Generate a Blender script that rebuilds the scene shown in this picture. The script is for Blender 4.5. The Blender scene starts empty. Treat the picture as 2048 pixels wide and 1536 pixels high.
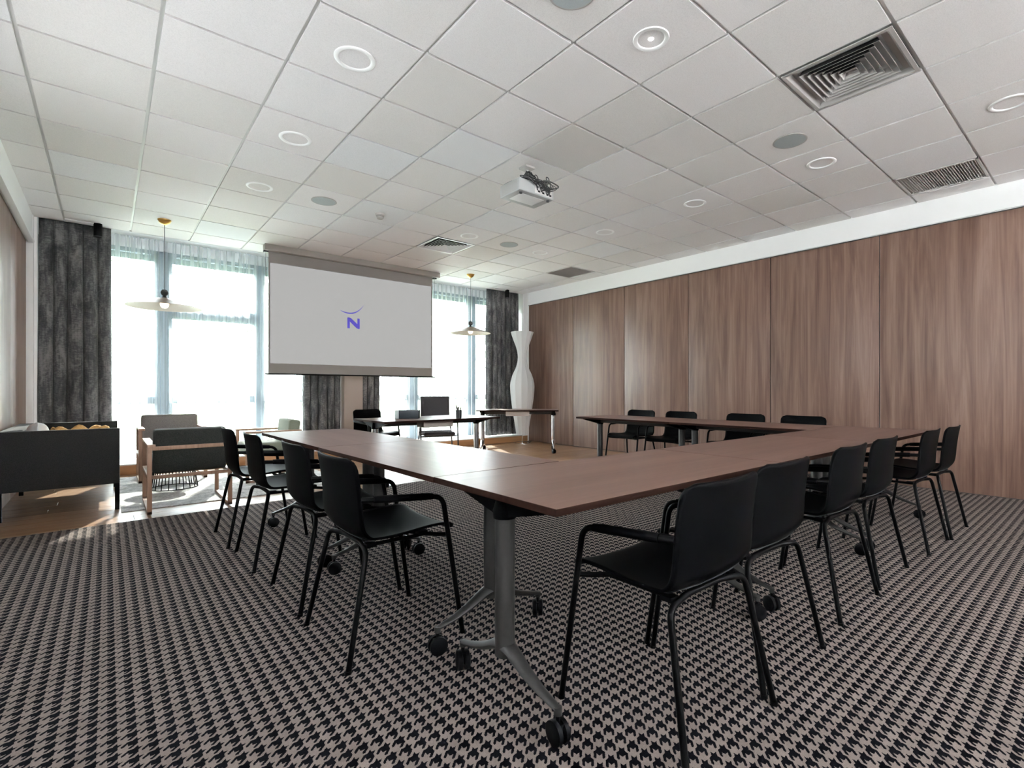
import bpy, bmesh, math, random
from mathutils import Vector, Matrix

random.seed(7)
SC = bpy.context.scene
COL = SC.collection
PI = math.pi

# ------------------------------------------------------------------ camera, sky, sun, exposure
YAW, FPX, CXP, CYP = 0.71077, 1006.589, 1081.44, 780.0
CH, HC = 1.0791, 3.1378
cam_d = bpy.data.cameras.new('camera')
cam_d.sensor_fit = 'HORIZONTAL'
cam_d.sensor_width = 36.0
cam_d.lens = FPX / 2048 * 36.0
cam_d.shift_x = -(CXP - 1024) / 2048
cam_d.shift_y = (CYP - 768) / 2048
cam_d.clip_start = 0.02
cam_d.clip_end = 300
cam = bpy.data.objects.new('camera', cam_d)
COL.objects.link(cam)
cam.location = (0, 0, CH)
cam.rotation_euler = (PI / 2, 0, -YAW)
SC.camera = cam

world = bpy.data.worlds.new('world')
SC.world = world
world.use_nodes = True
bg = world.node_tree.nodes['Background']
bg.inputs[0].default_value = (0.95, 0.965, 1.0, 1)
bg.inputs[1].default_value = 9.0

sun_d = bpy.data.lights.new('sun', 'SUN')
sun_d.energy = 5.0
sun_d.angle = math.radians(1.0)
sun_d.color = (1.0, 0.93, 0.82)
sun = bpy.data.objects.new('sun', sun_d)
COL.objects.link(sun)
_sd = Vector((0.36, 0.93, 0.66)).normalized()          # towards the sun
sun.rotation_euler = _sd.to_track_quat('Z', 'Y').to_euler()

SY0, SY1, SZ0, SZ1 = -2.9, 4.95, 1.55, 2.98            # unseen window strips beside and behind the camera, added to light the near ceiling
BZ0 = 1.45
for loc_, rot_, w_, h_ in (((1.15, 9.02, 1.6), (-PI / 2, 0, 0), 3.62, 2.9), ((5.0, 9.02, 1.6), (-PI / 2, 0, 0), 3.45, 2.9),
                           ((-.99, (SY0 + SY1) / 2, (SZ0 + SZ1) / 2), (-PI / 2, 0, PI / 2), SY1 - SY0, SZ1 - SZ0),
                           ((3.0, -3.37, (BZ0 + SZ1) / 2), (PI / 2, 0, 0), 6.9, SZ1 - BZ0)):
    pd = bpy.data.lights.new('sky_portal', 'AREA')     # sky portals in the window openings
    pd.shape = 'RECTANGLE'
    pd.size = w_
    pd.size_y = h_
    pd.cycles.is_portal = True
    po = bpy.data.objects.new('sky_portal', pd)
    COL.objects.link(po)
    po.location = loc_
    po.rotation_euler = rot_

vs = SC.view_settings
vs.view_transform = 'Standard'
vs.look = 'None'
vs.gamma = 1
vs.use_curve_mapping = False
vs.exposure = 2.25
cy = SC.cycles
cy.use_denoising = True
cy.denoiser = 'OPENIMAGEDENOISE'
cy.max_bounces = 9
cy.diffuse_bounces = 6
cy.glossy_bounces = 3
cy.transmission_bounces = 6
cy.transparent_max_bounces = 12
cy.caustics_reflective = False
cy.caustics_refractive = False
cy.sample_clamp_indirect = 6.0
cy.use_adaptive_sampling = True
cy.adaptive_threshold = 0.02

# ------------------------------------------------------------------ geometry helpers
def _perp(d):
    u = Vector((0, 0, 1)).cross(d)
    if u.length < 1e-4:
        u = Vector((1, 0, 0))
    return u.normalized()


def fillet(pts, r, seg=5):
    pts = [Vector(p) for p in pts]
    rr = r if isinstance(r, (list, tuple)) else [r] * len(pts)
    out = [pts[0]]
    for i in range(1, len(pts) - 1):
        a, b, c = pts[i - 1], pts[i], pts[i + 1]
        d1, d2 = (a - b), (c - b)
        q = min(rr[i], d1.length * .49, d2.length * .49)
        p1, p2 = b + d1.normalized() * q, b + d2.normalized() * q
        for k in range(seg + 1):
            t = k / seg
            out.append(p1 * (1 - t) ** 2 + b * 2 * t * (1 - t) + p2 * t * t)
    out.append(pts[-1])
    return out


class G:
    """collects primitives into one mesh"""
    def __init__(s):
        s.v, s.f, s.m = [], [], []

    def _add(s, vs_, fs_, mi=0):
        n = len(s.v)
        s.v += [tuple(v) for v in vs_]
        s.f += [tuple(i + n for i in f) for f in fs_]
        s.m += [mi] * len(fs_)
        return s

    def box(s, x0, y0, z0, x1, y1, z1, mi=0, mat=None):
        vs_ = [Vector(p) for p in ((x0, y0, z0), (x1, y0, z0), (x1, y1, z0), (x0, y1, z0),
                                   (x0, y0, z1), (x1, y0, z1), (x1, y1, z1), (x0, y1, z1))]
        if mat:
            vs_ = [mat @ v for v in vs_]
        return s._add(vs_, [(0, 3, 2, 1), (4, 5, 6, 7), (0, 1, 5, 4), (1, 2, 6, 5), (2, 3, 7, 6), (3, 0, 4, 7)], mi)

    def prism(s, poly, z0, z1, mi=0, mat=None):
        n = len(poly)
        vs_ = [Vector((x, y, z0)) for x, y in poly] + [Vector((x, y, z1)) for x, y in poly]
        if mat:
            vs_ = [mat @ v for v in vs_]
        fs_ = [tuple(range(n - 1, -1, -1)), tuple(range(n, 2 * n))]
        fs_ += [(i, (i + 1) % n, n + (i + 1) % n, n + i) for i in range(n)]
        return s._add(vs_, fs_, mi)

    def tube(s, pts, r, n=10, mi=0, cap=True, flat=None):
        """tube along pts; r a number or a list; flat=(a,b) scales the section's two axes"""
        pts = [Vector(p) for p in pts]
        m = len(pts)
        rs = r if isinstance(r, (list, tuple)) else [r] * m
        vs_, fs_ = [], []
        t0 = (pts[1] - pts[0]).normalized()
        u = _perp(t0)
        for i, p in enumerate(pts):
            if i == 0:
                t = t0
            elif i == m - 1:
                t = (pts[-1] - pts[-2]).normalized()
            else:
                t = ((pts[i + 1] - p).normalized() + (p - pts[i - 1]).normalized()).normalized()
            u = (u - t * u.dot(t))
            u = u.normalized() if u.length > 1e-6 else _perp(t)
            w = t.cross(u)
            fa, fb = flat if flat else (1, 1)
            for k in range(n):
                a = 2 * PI * k / n
                vs_.append(p + u * math.cos(a) * rs[i] * fa + w * math.sin(a) * rs[i] * fb)
        for i in range(m - 1):
            for k in range(n):
                a, b = i * n + k, i * n + (k + 1) % n
                fs_.append((a, b, b + n, a + n))
        if cap:
            fs_ += [tuple(range(n - 1, -1, -1)), tuple(range((m - 1) * n, m * n))]
        return s._add(vs_, fs_, mi)

    def lathe(s, prof, n=32, c=(0, 0, 0), mi=0, close=False, mat=None):
        """prof: list of (radius, z)"""
        c = Vector(c)
        vs_, fs_ = [], []
        for r, z in prof:
            for k in range(n):
                a = 2 * PI * k / n
                p = Vector((r * math.cos(a), r * math.sin(a), z))
                vs_.append((mat @ p if mat else p) + c)
        for i in range(len(prof) - 1):
            for k in range(n):
                a, b = i * n + k, i * n + (k + 1) % n
                fs_.append((a, b, b + n, a + n))
        if close:
            fs_ += [tuple(range(n - 1, -1, -1)), tuple(range((len(prof) - 1) * n, len(prof) * n))]
        return s._add(vs_, fs_, mi)

    def cyl(s, p0, p1, r, n=16, mi=0):
        return s.tube([p0, p1], r, n, mi)

    def grid(s, rows, mi=0):
        n = len(rows[0])
        vs_ = [v for r in rows for v in r]
        fs_ = [(i * n + k, i * n + k + 1, (i + 1) * n + k + 1, (i + 1) * n + k)
               for i in range(len(rows) - 1) for k in range(n - 1)]
        return s._add(vs_, fs_, mi)

    def mesh(s, name, mats, sharp=40, bevel=0.0, bseg=2, fix=True):
        me = bpy.data.meshes.new(name)
        me.from_pydata(s.v, [], s.f)
        if not isinstance(mats, (list, tuple)):
            mats = [mats]
        for m in mats:
            me.materials.append(m)
        if len(mats) > 1:
            me.polygons.foreach_set('material_index', s.m)
        bm = bmesh.new()
        bm.from_mesh(me)
        if fix:
            bmesh.ops.recalc_face_normals(bm, faces=bm.faces)
        if bevel:
            ed = [e for e in bm.edges if len(e.link_faces) == 2 and e.calc_face_angle(0) > math.radians(30)]
            bmesh.ops.bevel(bm, geom=ed, offset=bevel, segments=bseg, profile=.6, affect='EDGES', clamp_overlap=True)
        bm.to_mesh(me)
        bm.free()
        me.polygons.foreach_set('use_smooth', [True] * len(me.polygons))
        me.set_sharp_from_angle(angle=math.radians(sharp))
        me.update()
        return me

    def obj(s, name, mats, parent=None, loc=None, rot=None, **kw):
        o = bpy.data.objects.new(name, s.mesh(name, mats, **kw))
        COL.objects.link(o)
        if parent:
            o.parent = parent
        if loc:
            o.location = loc
        if rot:
            o.rotation_euler = rot
        return o


def inst(name, me, parent=None, loc=(0, 0, 0), rot=None):
    o = bpy.data.objects.new(name, me)
    COL.objects.link(o)
    o.parent = parent
    o.location = loc
    if rot:
        o.rotation_euler = rot
    return o


def tag(o, label, cat, group=None):
    o['label'] = label
    o['category'] = cat
    if group:
        o['group'] = group
    return o


def thing(name, label, cat, loc=(0, 0, 0), rz=0.0, group=None):
    o = bpy.data.objects.new(name, None)
    o.empty_display_size = .1
    COL.objects.link(o)
    o.location = loc
    o.rotation_euler = (0, 0, rz)
    return tag(o, label, cat, group)


def struct(o):
    o['kind'] = 'structure'
    return o


def copy_tree(o, parent=None):
    c = o.copy()
    COL.objects.link(c)
    if parent:
        c.parent = parent
    for ch in o.children:
        copy_tree(ch, c)
    return c


# ------------------------------------------------------------------ materials
def new_mat(name):
    m = bpy.data.materials.new(name)
    m.use_nodes = True
    nt = m.node_tree
    return m, nt, nt.nodes['Principled BSDF']


class N:
    """tiny node builder"""
    def __init__(s, nt):
        s.nt = nt

    def n(s, t, **kw):
        x = s.nt.nodes.new(t)
        for k, v in kw.items():
            if k == 'op':
                x.operation = v
            elif k.startswith('i'):
                x.inputs[int(k[1:])].default_value = v
            else:
                setattr(x, k, v)
        return x

    def l(s, a, b):
        s.nt.links.new(a, b)

    def math(s, op, a, b=None, c=None):
        x = s.nt.nodes.new('ShaderNodeMath')
        x.operation = op
        for i, q in enumerate((a, b, c)):
            if q is None:
                continue
            if isinstance(q, (int, float)):
                x.inputs[i].default_value = q
            else:
                s.l(q, x.inputs[i])
        return x.outputs[0]

    def ramp(s, fac, stops, interp='LINEAR'):
        r = s.nt.nodes.new('ShaderNodeValToRGB')
        r.color_ramp.interpolation = interp
        els = r.color_ramp.elements
        while len(els) < len(stops):
            els.new(.5)
        for e, (p, c) in zip(els, stops):
            e.position = p
            e.color = tuple(c) + (1,) if len(c) == 3 else c
        s.l(fac, r.inputs[0])
        return r.outputs[0]

    def coord(s, kind='Object', scale=(1, 1, 1), rnd=0.0, rot=(0, 0, 0)):
        tc = s.nt.nodes.new('ShaderNodeTexCoord')
        mp = s.nt.nodes.new('ShaderNodeMapping')
        mp.inputs['Scale'].default_value = scale
        mp.inputs['Rotation'].default_value = rot
        s.l(tc.outputs[kind], mp.inputs['Vector'])
        if rnd:
            oi = s.nt.nodes.new('ShaderNodeObjectInfo')
            mu = s.math('MULTIPLY', oi.outputs['Random'], rnd)
            cb = s.nt.nodes.new('ShaderNodeCombineXYZ')
            for i in range(3):
                s.l(mu, cb.inputs[i])
            s.l(cb.outputs[0], mp.inputs['Location'])
        return mp.outputs[0]

    def noise(s, vec, scale=5, detail=4, rough=.5, dist=0.0):
        x = s.nt.nodes.new('ShaderNodeTexNoise')
        x.inputs['Scale'].default_value = scale
        x.inputs['Detail'].default_value = detail
        x.inputs['Roughness'].default_value = rough
        x.inputs['Distortion'].default_value = dist
        if vec is not None:
            s.l(vec, x.inputs['Vector'])
        return x.outputs['Fac']

    def bump(s, h, bsdf, strength=.3, dist=.002):
        b = s.nt.nodes.new('ShaderNodeBump')
        b.inputs['Strength'].default_value = strength
        b.inputs['Distance'].default_value = dist
        s.l(h, b.inputs['Height'])
        s.l(b.outputs[0], bsdf.inputs['Normal'])


def plain(name, col, rough=.5, metal=0.0, spec=.5, noise=0.0, nscale=30, bump=0.0, emit=None, estr=0.0, coat=0.0):
    m, nt, b = new_mat(name)
    b.inputs['Base Color'].default_value = tuple(col) + (1,)
    b.inputs['Roughness'].default_value = rough
    b.inputs['Metallic'].default_value = metal
    b.inputs['Specular IOR Level'].default_value = spec
    b.inputs['Coat Weight'].default_value = coat
    if emit:
        b.inputs['Emission Color'].default_value = tuple(emit) + (1,)
        b.inputs['Emission Strength'].default_value = estr
    if noise or bump:
        q = N(nt)
        f = q.noise(q.coord(), nscale, 5, .6)
        if noise:
            lo = [max(0, c * (1 - noise)) for c in col]
            hi = [min(1, c * (1 + noise)) for c in col]
            q.l(q.ramp(f, [(.3, lo), (.7, hi)]), b.inputs['Base Color'])
        if bump:
            q.bump(f, b, bump, .002)
    return m


def wood(name, c0, c1, c2, axis='Z', scale=1.0, rough=.45, rnd=7.0, fine=1.0, bump=.08, spec=.5, wave=1.0):
    """laminate / timber: grain runs along the object's axis"""
    m, nt, b = new_mat(name)
    q = N(nt)
    lo, hi = .55 * scale, 9.0 * scale
    sc = {'X': (lo, hi, hi), 'Y': (hi, lo, hi), 'Z': (hi, hi, lo)}[axis]
    v = q.coord('Object', sc, rnd)
    a = q.noise(v, 1.0, 5, .62, .9 * wave)
    sc2 = tuple(x * 7 if x > 5 * scale else x * 2.2 for x in sc)
    f = q.noise(q.coord('Object', sc2, rnd), 1.0, 3, .6, .2)
    mix = q.math('ADD', q.math('MULTIPLY', a, .72), q.math('MULTIPLY', f, .28 * fine))
    c = q.ramp(mix, [(.33, c0), (.5, c1), (.66, c2)])
    q.l(c, b.inputs['Base Color'])
    b.inputs['Roughness'].default_value = rough
    b.inputs['Specular IOR Level'].default_value = spec
    q.bump(f, b, bump, .001)
    return m


M = {}
M['table'] = wood('walnut_laminate', (.100, .052, .040), (.142, .077, .060), (.180, .104, .082), 'X', 1.0, .36, 5, bump=.04, wave=.4, spec=.5)
M['edge'] = wood('dark_edge_band', (.018, .008, .006), (.026, .012, .009), (.034, .016, .012), 'X', 1.0, .8, 5, spec=.05)
M['panel'] = wood('oak_laminate_panel', (.120, .064, .046), (.200, .118, .088), (.275, .182, .142), 'Z', .95, .42, 9, bump=.06, wave=1.3)
M['plank'] = wood('oak_floor', (.21, .11, .058), (.30, .17, .092), (.39, .235, .137), 'X', 1.3, .33, 9, bump=.08)
M['plinth'] = wood('oak_plinth', (.40, .20, .085), (.50, .27, .125), (.57, .33, .16), 'X', 1.0, .45, 3)
M['beech'] = wood('light_oak_frame', (.26, .14, .09), (.34, .20, .13), (.40, .25, .17), 'Z', 2.0, .5, 3)
M['white'] = plain('white_paint', (.80, .81, .82), .7, bump=.05, nscale=90)
M['whitetrim'] = plain('white_trim', (.84, .84, .84), .45)
M['ring'] = plain('white_lamp_ring', (.90, .90, .90), .4)
M['beige'] = plain('beige_paint', (.36, .30, .27), .8, bump=.05, nscale=120)
M['backwall'] = plain('back_wall_paint', (.74, .73, .72), .8)
M['bar'] = plain('ceiling_bar_metal', (.60, .59, .58), .5)
M['black'] = plain('black_metal', (.002, .002, .0024), .45, spec=.12)
M['blackplastic'] = plain('black_plastic', (.0012, .0012, .0018), .6, spec=.07)
M['rubber'] = plain('black_rubber', (.003, .003, .004), .55, spec=.12)
M['alu'] = plain('brushed_aluminium', (.055, .053, .052), .42, 0.5, noise=.08, nscale=60)
M['chrome'] = plain('chrome', (.72, .72, .74), .16, 1.0)
M['darkgrey'] = plain('dark_grey_plastic', (.04, .042, .046), .5)
M['tray'] = plain('beige_cable_tray', (.42, .36, .32), .6, noise=.15, nscale=150)
M['brass'] = plain('brass', (.72, .45, .13), .28, 0.9)
M['cord'] = plain('dark_cord', (.05, .05, .05), .6)
M['speaker'] = plain('grey_speaker_mesh', (.40, .44, .45), .7, noise=.12, nscale=400)
M['projector'] = plain('white_projector_plastic', (.42, .43, .43), .4)
M['vent'] = plain('vent_metal', (.62, .60, .58), .45, noise=.05, nscale=50)
M['ventgrey'] = plain('grey_vent_metal', (.42, .40, .385), .5)
M['dark'] = plain('dark_void', (.015, .014, .014), .9)
M['disc'] = plain('lamp_diffuser', (.85, .86, .86), .5, emit=(1, .98, .95), estr=.30)
M['bulbspot'] = plain('lit_spot', (.9, .9, .9), .3, emit=(1, .99, .97), estr=5.0)
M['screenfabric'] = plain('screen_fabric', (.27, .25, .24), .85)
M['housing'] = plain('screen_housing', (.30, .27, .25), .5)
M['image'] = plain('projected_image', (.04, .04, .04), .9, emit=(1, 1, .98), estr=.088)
M['logo'] = plain('logo_blue', (.05, .045, .30), .8, emit=(.16, .12, .75), estr=.10)
M['frame'] = plain('grey_window_frame', (.22, .27, .31), .5)
M['pen'] = plain('pencil_dark', (.10, .09, .09), .5)
M['teal'] = plain('dark_teal_box', (.022, .032, .042), .4)
M['lightgrey'] = plain('light_grey_card', (.45, .52, .52), .6)
M['mustard'] = plain('mustard_wool', (.50, .29, .10), .9, noise=.25, nscale=60, bump=.6)
M['pillow'] = plain('pale_pillow', (.62, .64, .66), .85, bump=.2, nscale=80)
M['leaf'] = plain('tree_leaves', (.16, .22, .13), .6, noise=.3, nscale=4)
M['bark'] = plain('tree_bark', (.10, .08, .06), .9, noise=.3, nscale=10)
M['lawn'] = plain('lawn_grass', (.20, .25, .13), .9, noise=.2, nscale=2)
M['terrace'] = plain('terrace_concrete', (.72, .71, .69), .9, noise=.06, nscale=4)
M['lampwhite'] = None


def fabric(name, c0, c1, scale=260, rough=.95, bump=.5, patch=0.0):
    m, nt, b = new_mat(name)
    q = N(nt)
    v = q.coord()
    f = q.noise(v, scale, 3, .7)
    if patch:
        g = q.noise(v, 5, 4, .6)
        f2 = q.math('ADD', q.math('MULTIPLY', f, 1 - patch), q.math('MULTIPLY', g, patch))
    else:
        f2 = f
    q.l(q.ramp(f2, [(.35, c0), (.65, c1)]), b.inputs['Base Color'])
    b.inputs['Roughness'].default_value = rough
    b.inputs['Specular IOR Level'].default_value = .2
    b.inputs['Sheen Weight'].default_value = .15
    q.bump(f, b, bump, .0015)
    return m


M['sofa'] = fabric('charcoal_sofa_fabric', (.016, .0155, .0155), (.034, .032, .032), 160)
M['arm_dark'] = fabric('dark_green_grey_tweed', (.017, .018, .017), (.042, .042, .038), 140)
M['arm_grey'] = fabric('grey_tweed', (.17, .160, .155), (.27, .255, .245), 160)
M['arm_green'] = fabric('sage_green_fabric', (.20, .225, .175), (.28, .31, .245), 180)
M['chair_grey'] = fabric('grey_chair_fabric', (.045, .042, .045), (.07, .065, .068), 200)
M['seatpad'] = fabric('black_seat_fabric', (.005, .0055, .007), (.012, .013, .016), 300, bump=.3)

# curtain: mottled charcoal with slub streaks
def curtain_mat():
    m, nt, b = new_mat('mottled_grey_curtain')
    q = N(nt)
    a = q.noise(q.coord('Object', (9, 9, 3.0)), 1, 6, .65, .6)
    s_ = q.noise(q.coord('Object', (30, 30, 90)), 1, 3, .7, .3)
    k = q.noise(q.coord('Object', (60, 60, 5)), 1, 2, .5)
    t = q.math('ADD', q.math('MULTIPLY', a, .55), q.math('ADD', q.math('MULTIPLY', s_, .3), q.math('MULTIPLY', k, .15)))
    q.l(q.ramp(t, [(.37, (.020, .020, .023)), (.48, (.080, .080, .084)), (.60, (.25, .245, .245))]), b.inputs['Base Color'])
    b.inputs['Roughness'].default_value = .8
    b.inputs['Sheen Weight'].default_value = .2
    q.bump(s_, b, .4, .002)
    # a little light comes through the cloth
    tr = nt.nodes.new('ShaderNodeBsdfTranslucent')
    tr.inputs[0].default_value = (.10, .11, .12, 1)
    mx = nt.nodes.new('ShaderNodeMixShader')
    mx.inputs[0].default_value = .12
    out = nt.nodes['Material Output']
    q.l(b.outputs[0], mx.inputs[1])
    q.l(tr.outputs[0], mx.inputs[2])
    q.l(mx.outputs[0], out.inputs[0])
    return m


M['curtain'] = curtain_mat()


def sheer_mat():
    m = bpy.data.materials.new('white_sheer_voile')
    m.use_nodes = True
    nt = m.node_tree
    nt.nodes.clear()
    q = N(nt)
    out = nt.nodes.new('ShaderNodeOutputMaterial')
    tp = nt.nodes.new('ShaderNodeBsdfTransparent')
    tp.inputs[0].default_value = (.97, .985, 1, 1)
    tl = nt.nodes.new('ShaderNodeBsdfTranslucent')
    tl.inputs[0].default_value = (.80, .86, .90, 1)
    df = nt.nodes.new('ShaderNodeBsdfDiffuse')
    df.inputs[0].default_value = (.78, .83, .86, 1)
    m1 = nt.nodes.new('ShaderNodeMixShader')
    m1.inputs[0].default_value = .30
    q.l(tl.outputs[0], m1.inputs[1])
    q.l(df.outputs[0], m1.inputs[2])
    m2 = nt.nodes.new('ShaderNodeMixShader')
    lw = nt.nodes.new('ShaderNodeLayerWeight')
    lw.inputs[0].default_value = .35
    # weave covers more where the cloth turns edge-on
    fac = q.math('ADD', q.math('MULTIPLY', lw.outputs['Facing'], .55), .22)
    q.l(fac, m2.inputs[0])
    q.l(tp.outputs[0], m2.inputs[1])
    q.l(m1.outputs[0], m2.inputs[2])
    q.l(m2.outputs[0], out.inputs[0])
    return m


M['sheer'] = sheer_mat()


def glass_mat():
    m = bpy.data.materials.new('window_glass')
    m.use_nodes = True
    nt = m.node_tree
    nt.nodes.clear()
    q = N(nt)
    out = nt.nodes.new('ShaderNodeOutputMaterial')
    tp = nt.nodes.new('ShaderNodeBsdfTransparent')
    tp.inputs[0].default_value = (.93, .97, .97, 1)
    gl = nt.nodes.new('ShaderNodeBsdfGlossy')
    gl.inputs['Roughness'].default_value = .02
    fr = nt.nodes.new('ShaderNodeFresnel')
    mx = nt.nodes.new('ShaderNodeMixShader')
    q.l(fr.outputs[0], mx.inputs[0])
    q.l(tp.outputs[0], mx.inputs[1])
    q.l(gl.outputs[0], mx.inputs[2])
    q.l(mx.outputs[0], out.inputs[0])
    return m


M['glass'] = glass_mat()


def fill_blind_mat(k=.9):  # cloth of the added fill windows; k sets how much light passes
    m = bpy.data.materials.new('fill_window_blind')
    m.use_nodes = True
    nt = m.node_tree
    nt.nodes.clear()
    out = nt.nodes.new('ShaderNodeOutputMaterial')
    tl = nt.nodes.new('ShaderNodeBsdfTranslucent')
    tl.inputs[0].default_value = (k, k * .95, k * .93, 1)
    tp = nt.nodes.new('ShaderNodeBsdfTransparent')
    mx = nt.nodes.new('ShaderNodeMixShader')
    mx.inputs[0].default_value = .72
    nt.links.new(tp.outputs[0], mx.inputs[1])
    nt.links.new(tl.outputs[0], mx.inputs[2])
    nt.links.new(mx.outputs[0], out.inputs[0])
    return m


M['fill_blind'] = fill_blind_mat()
M['fill_blind_dense'] = fill_blind_mat(.36)


def lampshade_mat():
    m, nt, b = new_mat('white_paper_lamp')
    q = N(nt)
    b.inputs['Base Color'].default_value = (.80, .80, .80, 1)
    b.inputs['Roughness'].default_value = .8
    tr = nt.nodes.new('ShaderNodeBsdfTranslucent')
    tr.inputs[0].default_value = (.75, .75, .75, 1)
    mx = nt.nodes.new('ShaderNodeMixShader')
    mx.inputs[0].default_value = .35
    q.l(b.outputs[0], mx.inputs[1])
    q.l(tr.outputs[0], mx.inputs[2])
    q.l(mx.outputs[0], nt.nodes['Material Output'].inputs[0])
    return m


M['paper'] = lampshade_mat()


def pendant_mat():
    m, nt, b = new_mat('pendant_shade')
    b.inputs['Base Color'].default_value = (.22, .15, .10, 1)
    b.inputs['Roughness'].default_value = .35
    b.inputs['Metallic'].default_value = .35
    return m


M['pendant'] = pendant_mat()
M['pendant_in'] = plain('pendant_inside', (.40, .33, .24), .6)
M['bulb'] = plain('frosted_bulb', (.75, .72, .68), .2, emit=(1, .85, .65), estr=.6)


def carpet_mat():
    """houndstooth: a 2/2 twill of four dark and four light threads each way"""
    m, nt, b = new_mat('houndstooth_carpet')
    q = N(nt)
    tc = nt.nodes.new('ShaderNodeTexCoord')
    P = 0.0477
    # slightly frayed outlines
    nz = nt.nodes.new('ShaderNodeTexNoise')
    nz.inputs['Scale'].default_value = 330
    nz.inputs['Detail'].default_value = 2
    q.l(tc.outputs['Object'], nz.inputs['Vector'])
    ma = nt.nodes.new('ShaderNodeVectorMath')
    ma.operation = 'MULTIPLY_ADD'
    ma.inputs[1].default_value = (.0055, .0055, 0)
    q.l(nz.outputs['Color'], ma.inputs[0])
    q.l(tc.outputs['Object'], ma.inputs[2])
    sp = nt.nodes.new('ShaderNodeSeparateXYZ')
    q.l(ma.outputs[0], sp.inputs[0])
    u = q.math('MULTIPLY', q.math('FRACT', q.math('DIVIDE', q.math('SUBTRACT', 20.012, sp.outputs[0]), P)), 8)
    v = q.math('MULTIPLY', q.math('FRACT', q.math('DIVIDE', q.math('SUBTRACT', 20.020, sp.outputs[1]), P)), 8)
    du = q.math('LESS_THAN', u, 4)
    dv = q.math('LESS_THAN', v, 4)
    d = q.math('SUBTRACT', u, v)
    tw = q.math('LESS_THAN', q.math('MODULO', q.math('ADD', d, 16), 4), 2)   # warp on top
    both = q.math('MULTIPLY', du, dv)
    a = q.math('MULTIPLY', q.math('MULTIPLY', du, q.math('SUBTRACT', 1, dv)), tw)
    c = q.math('MULTIPLY', q.math('MULTIPLY', q.math('SUBTRACT', 1, du), dv), q.math('SUBTRACT', 1, tw))
    ka = q.math('MAXIMUM', q.math('LESS_THAN', v, 6.8), q.math('GREATER_THAN', q.math('SUBTRACT', v, u), 6))
    kc = q.math('MAXIMUM', q.math('LESS_THAN', u, 6.8), q.math('GREATER_THAN', d, 6))
    a = q.math('MULTIPLY', a, ka)
    c = q.math('MULTIPLY', c, kc)
    dark = q.math('ADD', both, q.math('ADD', a, c))
    f = q.noise(tc.outputs['Object'], 420, 3, .7)
    big = q.noise(tc.outputs['Object'], 9, 3, .6)
    light = q.ramp(q.math('ADD', q.math('MULTIPLY', f, .7), q.math('MULTIPLY', big, .3)),
                   [(.3, (.165, .131, .117)), (.7, (.315, .266, .240))])
    dk = q.ramp(f, [(.3, (.0015, .0018, .004)), (.7, (.007, .007, .011))])
    mx = nt.nodes.new('ShaderNodeMix')
    mx.data_type = 'RGBA'
    q.l(dark, mx.inputs['Factor'])
    q.l(light, mx.inputs['A'])
    q.l(dk, mx.inputs['B'])
    q.l(mx.outputs['Result'], b.inputs['Base Color'])
    b.inputs['Roughness'].default_value = .95
    b.inputs['Specular IOR Level'].default_value = .05
    q.bump(f, b, .6, .003)
    return m


M['carpet'] = carpet_mat()


def tile_mat():
    m, nt, b = new_mat('mineral_ceiling_tile')
    q = N(nt)
    oi = nt.nodes.new('ShaderNodeObjectInfo')
    v = q.coord('Object', (1, 1, 1), 3)
    f = q.noise(v, 190, 4, .75)
    c = q.ramp(oi.outputs['Random'], [(0, (.75, .725, .705)), (.2, (.80, .775, .765)), (.6, (.83, .80, .80)), (.88, (.825, .805, .81)), (1, (.79, .795, .815))])
    sp = q.ramp(f, [(.30, (.84, .84, .84)), (.55, (1, 1, 1))])
    mx = nt.nodes.new('ShaderNodeMix')
    mx.data_type = 'RGBA'
    mx.blend_type = 'MULTIPLY'
    mx.inputs['Factor'].default_value = 1
    q.l(c, mx.inputs['A'])
    q.l(sp, mx.inputs['B'])
    q.l(mx.outputs['Result'], b.inputs['Base Color'])
    b.inputs['Roughness'].default_value = .85
    b.inputs['Specular IOR Level'].default_value = .3
    q.bump(f, b, .25, .002)
    return m


M['tile'] = tile_mat()


def rug_mat():
    m, nt, b = new_mat('distressed_grey_rug')
    q = N(nt)
    v = q.coord('Object', (1, 1, 1))
    a = q.noise(v, 3.2, 8, .75, 1.5)
    f = q.noise(v, 55, 4, .7)
    t = q.math('ADD', q.math('MULTIPLY', a, .6), q.math('MULTIPLY', f, .4))
    q.l(q.ramp(t, [(.38, (.24, .235, .232)), (.5, (.55, .54, .53)), (.6, (.80, .79, .78))]), b.inputs['Base Color'])
    b.inputs['Roughness'].default_value = .95
    q.bump(f, b, .6, .003)
    return m


M['rug'] = rug_mat()

# ------------------------------------------------------------------ the room
XL, XR, YB, YW = -0.72, 6.78, -3.2, 9.0          # left wall, right wall, wall behind the camera, window plane
TX = lambda i: .624 * i - .3971
TY = lambda j: .6460 * j + 3.4306

floor = struct(G().box(XL - .3, YB - .2, -.16, XR + .3, YW + .1, -.012).obj('floor', M['terrace']))
# carpet up to the slanted edge of the wooden strip
cy0, cy1 = 5.32 + .037 * (XL - .1), 5.32 + .037 * (XR + .1)
carpet = G().prism([(XL - .1, YB), (XR + .1, YB), (XR + .1, cy1), (XL - .1, cy0)], -.012, .004).obj('carpet', M['carpet'], floor)
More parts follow.
